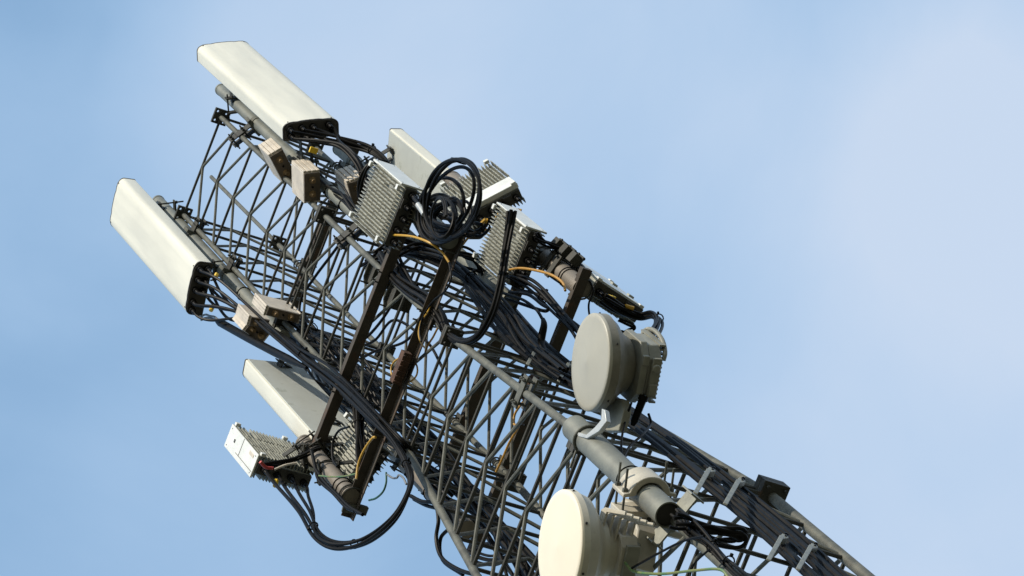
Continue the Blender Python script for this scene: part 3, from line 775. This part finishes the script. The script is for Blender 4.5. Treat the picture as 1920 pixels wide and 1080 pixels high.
# feeder run down the right face
def fx(px, py): return at(px, py, y=0)
fe = [at(px, py, x=xx) for (px, py, xx) in [(1660, 1185, .72), (1552, 1083, .71), (1450, 990, .70), (1350, 908, .69), (1262, 838, .66), (1176, 778, .62), (1110, 735, .57), (1045, 690, .50), (985, 640, .46), (935, 580, .43), (880, 505, .40)]]
ofs = lambda P_, y, x=0: [p + V((x, y, 0)) for p in P_]
bundle('straight run of thick black feeder cables, outer half, nearer the right leg', ofs(fe, .078, .01), 4, .0165, .037, 'black', twist=0, ties=(), name='feeder_run', flat=.6, jit=.13)
bundle('straight run of thick black feeder cables, inner half, nearer the fat pipe', ofs(fe, -.092), 4, .0175, .038, 'black', twist=0, name='feeder_run', flat=.6, jit=.13)
for i, (px, py) in enumerate([(1318, 905), (1374, 925), (1455, 1030), (1510, 1048), (1000, 668), (1058, 700)]):
    c = at(px, py, x=.755 if i < 4 else .55)
    where = ['first cable hanger beside the fat open pipe', 'second cable hanger, nearer the right leg', 'third cable hanger near the bottom edge', 'lowest cable hanger beside the right leg', 'small cable hanger above the lattice left of the upper dish', 'small cable hanger just left of the upper dish'][i]
    t = thing('cable_hanger', c, 'pale metal ' + where, 'cable clamp', 'cable hangers on the feeder run')
    k = MB(); d_ = V((-.30, -.10, -.05)).normalized(); hl = .055 if i < 4 else .04
    xx = .755 if i < 4 else .55; sc = 1 if i < 4 else .75
    po = lambda L_: [at(px + a * sc, py + b * sc, x=xx) for a, b in L_]
    k.prism(po([(-19, 20), (-11, 24), (14, -20), (6, -24)]), X_ * .012)
    k.prism(po([(6, -24), (14, -20), (24, -22), (22, -27), (12, -30)]), X_ * .012 - X_ * .05)
    e1 = unit(at(px - 12, py + 26, x=xx) - at(px + 12, py - 26, x=xx))
    k.build('strap', 'galv_light', t, bevel=.003)
    k = MB(); b0 = at(px + 18 * sc, py - 24 * sc, x=xx); k.cyl(b0, b0 - e1 * .06, .007, 8); k.cyl(b0 - e1 * .05, b0 - e1 * .062, .013, 6); k.build('bolt', 'black', t)

# inner cable mass rising through the tower
bundle('dark mass of cables rising inside the lower left of the tower', path('y', .12, [(1100, 1200), (1010, 1080), (950, 1000), (900, 940), (850, 885), (800, 830), (740, 770), (680, 715), (620, 660), (560, 610)]), 7, .017, .040, 'black', ties=(.3, .5), name='cable_bundle', jit=.5)
bundle('second dark cable mass inside the tower next to the left leg', path('y', .22, [(1040, 1160), (960, 1060), (905, 985), (860, 925), (800, 860), (735, 800), (690, 760), (640, 700), (570, 640), (500, 600)]), 5, .013, .045, 'black', ties=(.4,), jit=.7)
bundle('loose cables threading the middle of the tower behind the left beam', path('y', .15, [(985, 1090), (925, 990), (880, 930), (830, 900), (780, 850), (720, 800), (660, 760), (600, 700), (560, 650)]), 6, .011, .06, 'black', jit=.9)
bundle('knot of dark cables and jumpers behind the beige boxes on the left leg', path('y', -.18, [(530, 590), (560, 612), (600, 632), (640, 662), (690, 700), (730, 750)]), 8, .011, .042, 'black', jit=1.0, ties=(.3,))
bundle('dark jumpers dipping under the left leg behind the wrapped sleeve', path('y', -.3, [(560, 600), (585, 640), (620, 670), (650, 690), (690, 720), (720, 770)]), 6, .010, .035, 'black', jit=1.0)
# upper interior clutter
bundle('bundle of cables passing right behind the first ribbed radio box', path('y', -.1, [(690, 500), (740, 475), (800, 480), (860, 505), (905, 540), (950, 590), (990, 650), (1060, 700)]), 7, .012, .035, 'black', ties=(.5,), jit=.6)
bundle('slack cables crossing above the near leg to the long rusty beam', path('y', -.25, [(735, 460), (750, 500), (775, 540), (800, 565), (830, 590), (850, 630), (880, 645)]), 5, .0115, .026, 'black', ties=(.35, .8))
bundle('cables swept horizontally between the near leg and the rear right leg', path('z', -3.95, [(700, 478), (760, 462), (830, 465), (890, 490), (930, 530)]), 6, .011, .04, 'black', jit=.8)
cable('single black cable crossing diagonally behind the upper lattice', path('y', -.1, [(650, 440), (620, 480), (590, 520), (565, 560), (560, 600)]), .011)
cable('black cable drooping between the rear legs under the first radio box', path('y', .0, [(590, 620), (650, 650), (700, 640), (740, 600), (800, 640), (830, 690)]), .010)
cable('black cable swinging in a shallow curve in front of the left lattice', path('y', -.3, [(548, 600), (590, 630), (640, 650), (690, 630), (740, 560), (745, 500)]), .0105)
cable('black cable hooking from the middle of the tower to the lower left leg', path('y', -.1, [(650, 690), (700, 660), (760, 640), (790, 600), (800, 560)]), .010)

# cables from the topmost antenna
e = sorted(a1p, key=lambda p: proj(p)[0])
bundle('black cables curving from the topmost antenna over to the first ribbed box', path('z', -2.35, [(585, 262), (640, 266), (690, 278, -2.5), (722, 300, -2.75), (742, 335, -3.1), (752, 368, -3.4), (770, 395, -3.7), (800, 420, -4.1)]), 5, .012, .026, 'black2', ties=(.32, .62), starts=a1p[:5])
bundle('cables dropping from the topmost antenna behind the beige boxes', path('z', -2.4, [(600, 258), (640, 275, -2.55), (670, 305, -2.8), (690, 345, -3.0), (720, 380, -3.3), (760, 430, -4.0)]), 4, .011, .030, 'black', starts=a1p[4:8], ties=(.5,))
bundle('thin cables wrapped along the grey pole between beige boxes', path('y', -.36, [(560, 300), (600, 330), (640, 360), (660, 385), (700, 430), (740, 470)]), 5, .009, .034, 'black', jit=.8)
bundle('small arch of cables above the first ribbed radio box', path('z', -3.7, [(680, 400), (676, 350), (690, 312), (715, 306), (735, 318), (745, 345)]), 3, .011, .022, 'black')
tagp = at(588, 282, z=-2.4); k = MB(); k.box(tagp, X_ * .02, Y_ * .03, Z * .008); tag(k.build('marker_tag', 'tag'), 'yellow marker tag under the topmost antenna, above the beige boxes', 'tag')

# the big coil
t = thing('cable_coil', at(845, 440, y=-.6), 'big hanging coil of black cable between the two ribbed radio boxes', 'cable coil')
for i, (cx, cy, rx, ry, rot, yy) in enumerate([(842, 378, 50, 82, .42, -.70), (850, 374, 46, 78, .30, -.74), (838, 384, 40, 78, .5, -.66), (826, 392, 42, 60, .3, -.6), (848, 372, 52, 74, .2, -.78), (822, 408, 34, 44, .1, -.56)]):
    pts = []
    for j in range(17):
        a = 2 * math.pi * j / 16 + .3; x = rx * math.cos(a); y = ry * math.sin(a)
        pts.append(at(cx + x * math.cos(rot) - y * math.sin(rot), cy + x * math.sin(rot) + y * math.cos(rot), y=yy + .05 * math.sin(a)))
    MB().tube(spline(pts, 5), .0125 if i < 5 else .010, 8).build('loop', 'black', t)
k = MB(); cc = at(860, 302, y=-.73); ring(k, cc, X_, .05, .006); k.build('cable_tie', 'black', t)
bundle('small inner coil of thin black cable in front of the grey pole end', [at(826 + 40 * math.cos(a) * (1 - .03 * i), 408 + 38 * math.sin(a), y=-.62 - .01 * i) for i, a in enumerate([.5 * j for j in range(26)])], 2, .009, .012, 'black', name='cable_coil')
cable('black jumper from the first ribbed box into the coil, silver connector on it', path('y', -.7, [(776, 372), (792, 392), (806, 408), (825, 420), (850, 422), (868, 400)]), .012)
k = MB(); a = at(784, 384, y=-.72); b = at(796, 402, y=-.72); k.cyl(a, b, .019, 12); tag(k.build('coax_connector', 'zincwhite'), 'silver connector on the jumper beside the first ribbed radio box', 'connector')

bundle('dense black jumpers wrapped round the pole end behind the big coil', path('y', -.60, [(778, 372), (795, 400), (812, 428), (840, 440), (862, 425), (872, 400), (860, 380), (835, 385), (815, 405), (822, 430)]), 5, .011, .024, 'black', jit=.6)
bundle('dark cable strands dropping from the pole end behind the coil towards the white-covered box', path('y', -.45, [(800, 385), (830, 400), (858, 420), (885, 432), (910, 425)]), 5, .011, .026, 'black', jit=.6)
# second radio's cables down the hanging loop
lp_ = path('y', -.42, [(962, 398), (958, 430), (950, 480), (940, 540), (925, 590), (900, 630), (870, 642), (842, 628), (825, 595), (800, 565), (770, 545), (740, 520), (715, 480)])
bundle('black cable bundle hanging in a long loop from the white-covered radio box', lp_, 5, .0125, .026, 'black', ties=(.22, .62), starts=None)
bundle('short black jumpers at the ports of the white-covered radio box', path('z', -3.85, [(905, 415), (930, 410), (950, 400), (965, 398), (963, 420)]), 3, .012, .022, 'black')
for i, (px, py) in enumerate([(931, 404), (950, 398), (968, 396), (905, 414)]):
    k = MB(); q = at(px, py, z=-3.86); k.cyl(q - X_ * .02, q + V((.02, .01, -.02)), .014, 8); k.box(q + V((.01, .02, -.02)), X_ * .018, Y_ * .003, Z * .01)
    tag(k.build('marker_tag', 'yellow'), 'torn yellow tape ' + ['on the second port', 'on the third port', 'on the rightmost port', 'on the leftmost port'][i] + ' under the white-covered radio box', 'tag')

# third radio and cables to the right cluster
bundle('black cables running under the tan pole from the second ribbed box', path('y', .30, [(960, 520), (1000, 540), (1040, 575), (1075, 610), (1100, 650), (1120, 700)]), 6, .012, .032, 'black', jit=.5, ties=(.3,))
cable('thick black cable making a hairpin in the gap left of the tan pole', path('y', .1, [(955, 548), (990, 552), (1015, 570), (1028, 578), (1020, 583), (985, 572), (950, 560)]), .012)
cable('black cable bending down to a bulging splice left of the upper dish', path('y', .05, [(945, 550), (980, 562), (1005, 580), (1018, 600)]), .010)
k = MB(); s = spline(path('y', .05, [(1018, 598), (1020, 610), (1016, 630), (1015, 645), (1022, 660), (1032, 680)]), 4)
k.tube(s, .02, 12, True, [.013 + .013 * math.sin(math.pi * min(1, i / (len(s) * .75))) for i in range(len(s))]); tag(k.build('cable_splice', 'black'), 'bulging black taped splice hanging left of the upper dish', 'splice')
for i, (a, b, c_, d_) in enumerate([((880, 505), (900, 540), (915, 560), (930, 590)), ((905, 500), (925, 540), (940, 565), (960, 600)), ((960, 590), (975, 620), (1000, 650), (1040, 700))]):
    k = MB(); s = spline(path('x', .35, [a, b, c_, d_]), 4); k.tube(s, .03, 12, True, [.018 + .014 * math.sin(math.pi * i_ / (len(s) - 1)) for i_ in range(len(s))])
    tag(k.build('cable_splice', 'black2'), ['left', 'right', 'lower'][i] + ' one of three thick taped splices inside the tower under the second ribbed box', 'splice')

# sixth radio cables
bundle('black cables leaving the flat radio box and bending down behind the upper dish', path('z', -5.32, [(1130, 560), (1165, 580), (1200, 592), (1225, 590, -5.45), (1236, 600, -5.7), (1228, 620, -6.0), (1212, 650, -6.5), (1200, 690, -7.0)]), 5, .0115, .022, 'black', ties=(.55,))
tp_ = at(1145, 560, z=-5.30); k = MB(); k.box(tp_, X_ * .022, Y_ * .028, Z * .016); tag(k.build('marker_tag', 'tag'), 'yellow marker tag on the flat radio box above the upper dish', 'tag')
tp_ = at(1180, 576, z=-5.32); k = MB(); k.cyl(tp_ - Y_ * .03, tp_ + Y_ * .03, .015, 8); tag(k.build('marker_tag', 'yellow'), 'second yellow sleeve on the cables leaving the flat radio box', 'tag')
bundle('short black pigtail curling below the flat radio box', path('z', -5.35, [(1160, 600), (1185, 610), (1190, 616), (1175, 622), (1165, 622)]), 2, .007, .014)
cable('black wire looping from the tan pole end to the upper dish', path('z', -5.5, [(1105, 525), (1112, 545), (1104, 570), (1106, 595), (1112, 615)]), .007)

t = thing('clamp_stack', at(1050, 478, z=-4.9), 'stack of dark clamp blocks on the upper side of the large tan pole', 'bracket')
for i, (px, py) in enumerate([(1046, 460), (1062, 472), (1078, 486)]):
    c = at(px, py, z=-4.75 - .12 * i); k = MB(); k.box(c, V((.035, .015, 0)), V((-.015, .035, 0)), Z * .04); k.cyl(c + V((.03, .03, -.07)), c + V((.03, .03, .07)), .012, 8); k.cyl(c + V((-.06, 0, .01)), c + V((.05, .02, .01)), .007, 8); k.build('clamp_block', 'galv_dark', t, bevel=.004)
bundle('thin dark cables lying over the clamp blocks above the large tan pole', path('z', -4.8, [(1005, 440), (1025, 455), (1050, 470), (1075, 490), (1095, 512, -5.2)]), 4, .009, .02, 'black', jit=.6)
# dish 1 cables
g0 = at(1212, 752, z=-8.25)
cable('black cable drooping from the radio of the upper dish past the fat pipe', path('z', -8.15, [(1216, 776), (1220, 795), (1205, 815, -8.4), (1180, 838, -8.6), (1165, 868, -8.9)]), .008)
cable('thin black wire hanging from the upper dish bracket', path('z', -8.25, [(1184, 755), (1172, 790), (1165, 830, -8.5), (1168, 855, -8.7), (1180, 870, -8.9)]), .0075)

# dish 2 wires
bundle('tangle of black cables on the leg just below the fat open pipe', path('z', -10.2, [(1262, 975), (1300, 985), (1350, 990), (1385, 1000), (1380, 1012), (1330, 1012), (1290, 1000)]), 4, .012, .028, 'black', jit=.7)
bundle('black cables strapped along the near leg below the open pipe', [lp(1, z_) + V((.05, -.04, 0)) for z_ in (-10.0, -10.3, -10.6, -10.9, -11.3, -11.8)], 5, .0105, .026, 'black', ties=(.15, .35, .5), jit=.5)
cable('thin black wire from the lower dish to the cable tangle', path('y', -.85, [(1185, 1065), (1230, 1040), (1280, 1015), (1320, 1005)]), .007)
cable('thin yellow and green earth wire at the bottom edge beside the lower dish', path('y', -.85, [(1172, 1055), (1190, 1072), (1240, 1076), (1300, 1070), (1350, 1068), (1370, 1090)]), .008, 'yg')
cable('thin black wire dangling in the lattice below the open pipe', path('y', -.75, [(1330, 1030), (1300, 1060), (1290, 1100)]), .006)

# leftmost antenna cables
bundle('black cables fanning out of the leftmost antenna and running down the left leg', path('y', -.55, [(392, 545), (440, 560, -.52), (480, 590, -.5), (530, 635, -.5), (580, 680, -.5), (640, 730, -.5), (690, 780, -.52), (735, 825, -.54), (762, 870, -.56), (768, 910, -.6), (740, 968, -.66), (690, 1010, -.7), (640, 1023, -.75), (600, 1008, -.8), (582, 975, -.82), (548, 935, -.84), (528, 905, -.85)]),
       4, .0125, .028, 'black', jit=.55, ties=(.30, .5, .72, .86), starts=[a3p[1], a3p[2], a3p[4], a3p[6]], ends=r4p)
bundle('second group of black cables from the leftmost antenna to the middle of the tower', path('y', -.5, [(392, 520), (430, 580, -.48), (470, 600), (520, 625), (570, 665), (620, 700), (670, 745), (720, 790), (760, 830, -.45), (800, 880, -.2), (850, 930, 0)]), 5, .0115, .034, 'black', jit=.7, ties=(.4, .6), starts=[a3p[0], a3p[3], a3p[5], a3p[7]])
k = MB(); s = spline(path('y', -.52, [(408, 602), (440, 620), (480, 642), (530, 668), (575, 690)]), 6); k.tube(s, .03, 14, True, [.020] + [.03] * (len(s) - 6) + [.028, .024, .02, .016, .012])
tag(k.build('cable_sleeve', 'black'), 'thick black sleeve of wrapped cables jutting out at lower left', 'cable sleeve')
bundle('pale grey loose cable ends curling out of the thick black sleeve', path('y', -.52, [(378, 598), (388, 592), (402, 597), (415, 606), (430, 614)]), 2, .009, .022, 'grey_cable')
for i, (px, py, q) in enumerate([(404, 519, 0), (398, 577, 1)]):
    p_ = at(px, py, z=-1.85); k = MB(); k.cyl(p_ - V((.02, .01, .02)), p_ + V((.02, .01, .02)), .016, 8)
    tag(k.build('marker_tag', 'tag'), ['upper', 'lower'][i] + ' yellow tag on the cables of the leftmost antenna', 'tag')
bundle('black cables from the back of the lower left panel antenna to the tan pole', path('y', -.35, [(668, 745), (672, 780), (676, 820), (684, 860), (692, 900)]), 8, .013, .026, 'black', ties=(.1, .35))
cable('black cable looping out beside the left leg near the bottom edge', path('y', -.45, [(770, 930), (790, 940), (815, 945), (822, 975), (818, 1010), (828, 1045), (860, 1068), (900, 1080)]), .013, 'black')
cable('second black cable in the loop beside the left leg near the bottom edge', path('y', -.42, [(776, 936), (800, 948), (838, 960), (846, 985), (826, 1010), (830, 1050), (868, 1078)]), .012, 'black')
bundle('small coil of black cable behind the lower lattice left of the lower dish', path('y', .3, [(880, 1035), (920, 1048), (960, 1035), (940, 1020), (900, 1025), (890, 1045), (930, 1055), (965, 1040)]), 3, .010, .02)
# fourth radio wiring
bundle('dark wires plugged into the near end of the lower left radio box', path('z', -4.60, [(495, 872), (520, 868), (550, 862), (585, 845), (600, 840)]), 3, .009, .02, 'black')
k = MB(); k.tube(spline(path('z', -4.66, [(488, 866), (498, 876), (512, 878)]), 4), .012, 8); tag(k.build('marker_tape', 'red'), 'red tape at the port end of the lower left radio box', 'tape')
k = MB(); k.tube(spline(path('z', -4.64, [(515, 880), (535, 872), (556, 868)]), 4), .008, 8); tag(k.build('wire_sleeve', 'tma'), 'pale sleeve on the wires of the lower left radio box', 'sleeve')
k = MB(); q = at(517, 906, z=-4.68); k.cyl(q - V((.01, .01, .03)), q + V((.01, .01, .03)), .017, 8); tag(k.build('marker_tag', 'tag'), 'yellow tag on the first cable hanging from the lower left radio box', 'tag')
for i, pts in enumerate([[(584, 845), (590, 870), (598, 900), (625, 925), (648, 950), (665, 958)], [(592, 880), (610, 905), (635, 930), (655, 950), (680, 965)]]):
    cable(['upper', 'lower'][i] + ' black cable running alongside the tan pole at lower left', path('y', -.62, pts), .012)
k = MB(); k.box(at(665, 955, z=-5.33), V((.01, .085, 0)), V((.03, -.004, 0)), Z * .008); k.box(at(680, 955, z=-5.33), V((.0, .03, 0)), V((.025, .0, 0)), Z * .02)
tag(k.build('end_plate', 'galv'), 'grey steel end plate at the lower left tip of the long rusty beam', 'steel plate')

# coloured wires
cable('bright yellow cable curving from the first ribbed radio box to the long rusty beam', path('y', -.66, [(718, 441), (745, 441), (775, 444), (805, 455), (828, 472, -.58), (842, 492, -.54)]), .008, 'yellow')
cable('orange wire continuing down the long rusty beam', path('y', -.55, [(842, 492), (846, 520), (835, 545), (812, 565), (795, 590), (787, 620), (790, 640)]), .007, 'black')
cable('short yellow wire arching out of the clutter beside the rusty beam top', path('y', -.35, [(868, 458), (880, 444), (895, 436), (912, 430)]), .008, 'orange')
cable('yellow wire arching from the second ribbed box under the tan pole', path('y', .2, [(955, 506), (975, 503), (1005, 507), (1035, 516), (1055, 530), (1060, 545)]), .009, 'orange')
rg = [at(758 + 25 * math.cos(a) * 1.0, 694 + 24 * math.sin(a), y=-.42) for a in [math.radians(20 * i) for i in range(19)]]
cable('yellow ring of cable around the rusty plate on the long beam', rg, .006, 'yellow')
cable('orange wire beside the long rusty beam above the yellow ring', path('y', -.54, [(806, 575, -.47), (800, 588), (790, 602), (785, 622), (788, 640), (796, 652, -.44)]), .0055, 'yellow')
cable('orange wire right of the long rusty beam', path('y', -.40, [(822, 612), (812, 632), (802, 648), (795, 668)]), .007, 'orange')
cable('orange and black wire hanging in front of the far beam below the near leg', path('y', -.2, [(982, 752), (966, 775), (964, 795), (972, 800), (955, 830), (942, 860), (930, 885)]), .008, 'orange')
cable('thin black wire hanging beside the orange one below the near leg', path('y', -.2, [(988, 758), (980, 775), (976, 792), (985, 797)]), .005, 'black')
cable('yellow wire hooked over the tan pole at lower left', path('y', -.72, [(668, 898), (672, 870), (682, 845), (698, 822), (704, 820)]), .0085, 'yellow')
cable('thin yellow green wire stretched across the tan pole at lower left', path('y', -.72, [(598, 892), (620, 894), (645, 893), (668, 888)]), .0055, 'yg')
cable('teal green wire curling below the lower left beam end', path('y', -.5, [(724, 886), (724, 905), (718, 922), (705, 934), (692, 938)]), .007, 'teal')
cable('thin grey blue wire hooking right of the beam end to the cable loop', path('y', -.5, [(726, 890), (736, 896), (744, 896), (748, 891), (756, 896), (762, 908)]), .007, 'grey_cable')
cable('black wire looping in front of the shaded radio box', path('y', -.75, [(655, 800), (635, 808), (624, 830), (624, 860), (632, 875)]), .008)
# bent channel brackets and taped joints on the near leg
def brk(label, px, py, s=1.0):
    c = at(px, py, y=-.36)
    t = thing('leg_bracket', c, label, 'bracket', 'brackets on the near leg')
    k = MB(); pr = [(-.09, 0), (-.05, .05), (.05, .05), (.09, 0), (.09, -.012), (.045, .036), (-.045, .036), (-.09, -.012)]
    k.prism([c + X_ * a * s + Z * b * s for a, b in pr], Y_ * .05); k.build('bent_plate', 'galv', t, bevel=.002)
    k = MB(); k.box(c + V((0, .10, -.0)), X_ * .075 * s, Y_ * .075, Z * .05); k.build('back_block', 'galv_dark', t, bevel=.004)
    k = MB(); k.cyl(c + V((-.08 * s, -.03, -.01)), c + V((-.08 * s, .12, -.01)), .006, 8); k.build('bolt', 'galv_dark', t)
brk('bent grey bracket under the near leg, just above the dark near beam', 690, 508)
brk('bent grey bracket under the near leg, just below the dark near beam', 727, 552)
t = thing('leg_bracket', at(983, 735, y=-.56), 'bolted clamp plate around the near leg above the fat pipe', 'bracket', 'brackets on the near leg')
c = lp(1, -7.28); k = MB()
k.box(c + V((0, -.03, 0)), X_ * .105, Y_ * .006, Z * .035); k.box(c + V((0, .035, 0)), X_ * .105, Y_ * .006, Z * .035)
for sx in (-1, 1):
    for dz in (-.018, .018): k.cyl(c + V((sx * .075, -.06, dz)), c + V((sx * .075, .07, dz)), .0065, 8); k.cyl(c + V((sx * .075, -.052, dz)), c + V((sx * .075, -.036, dz)), .013, 6)
k.build('clamp_plate', 'galv', t)
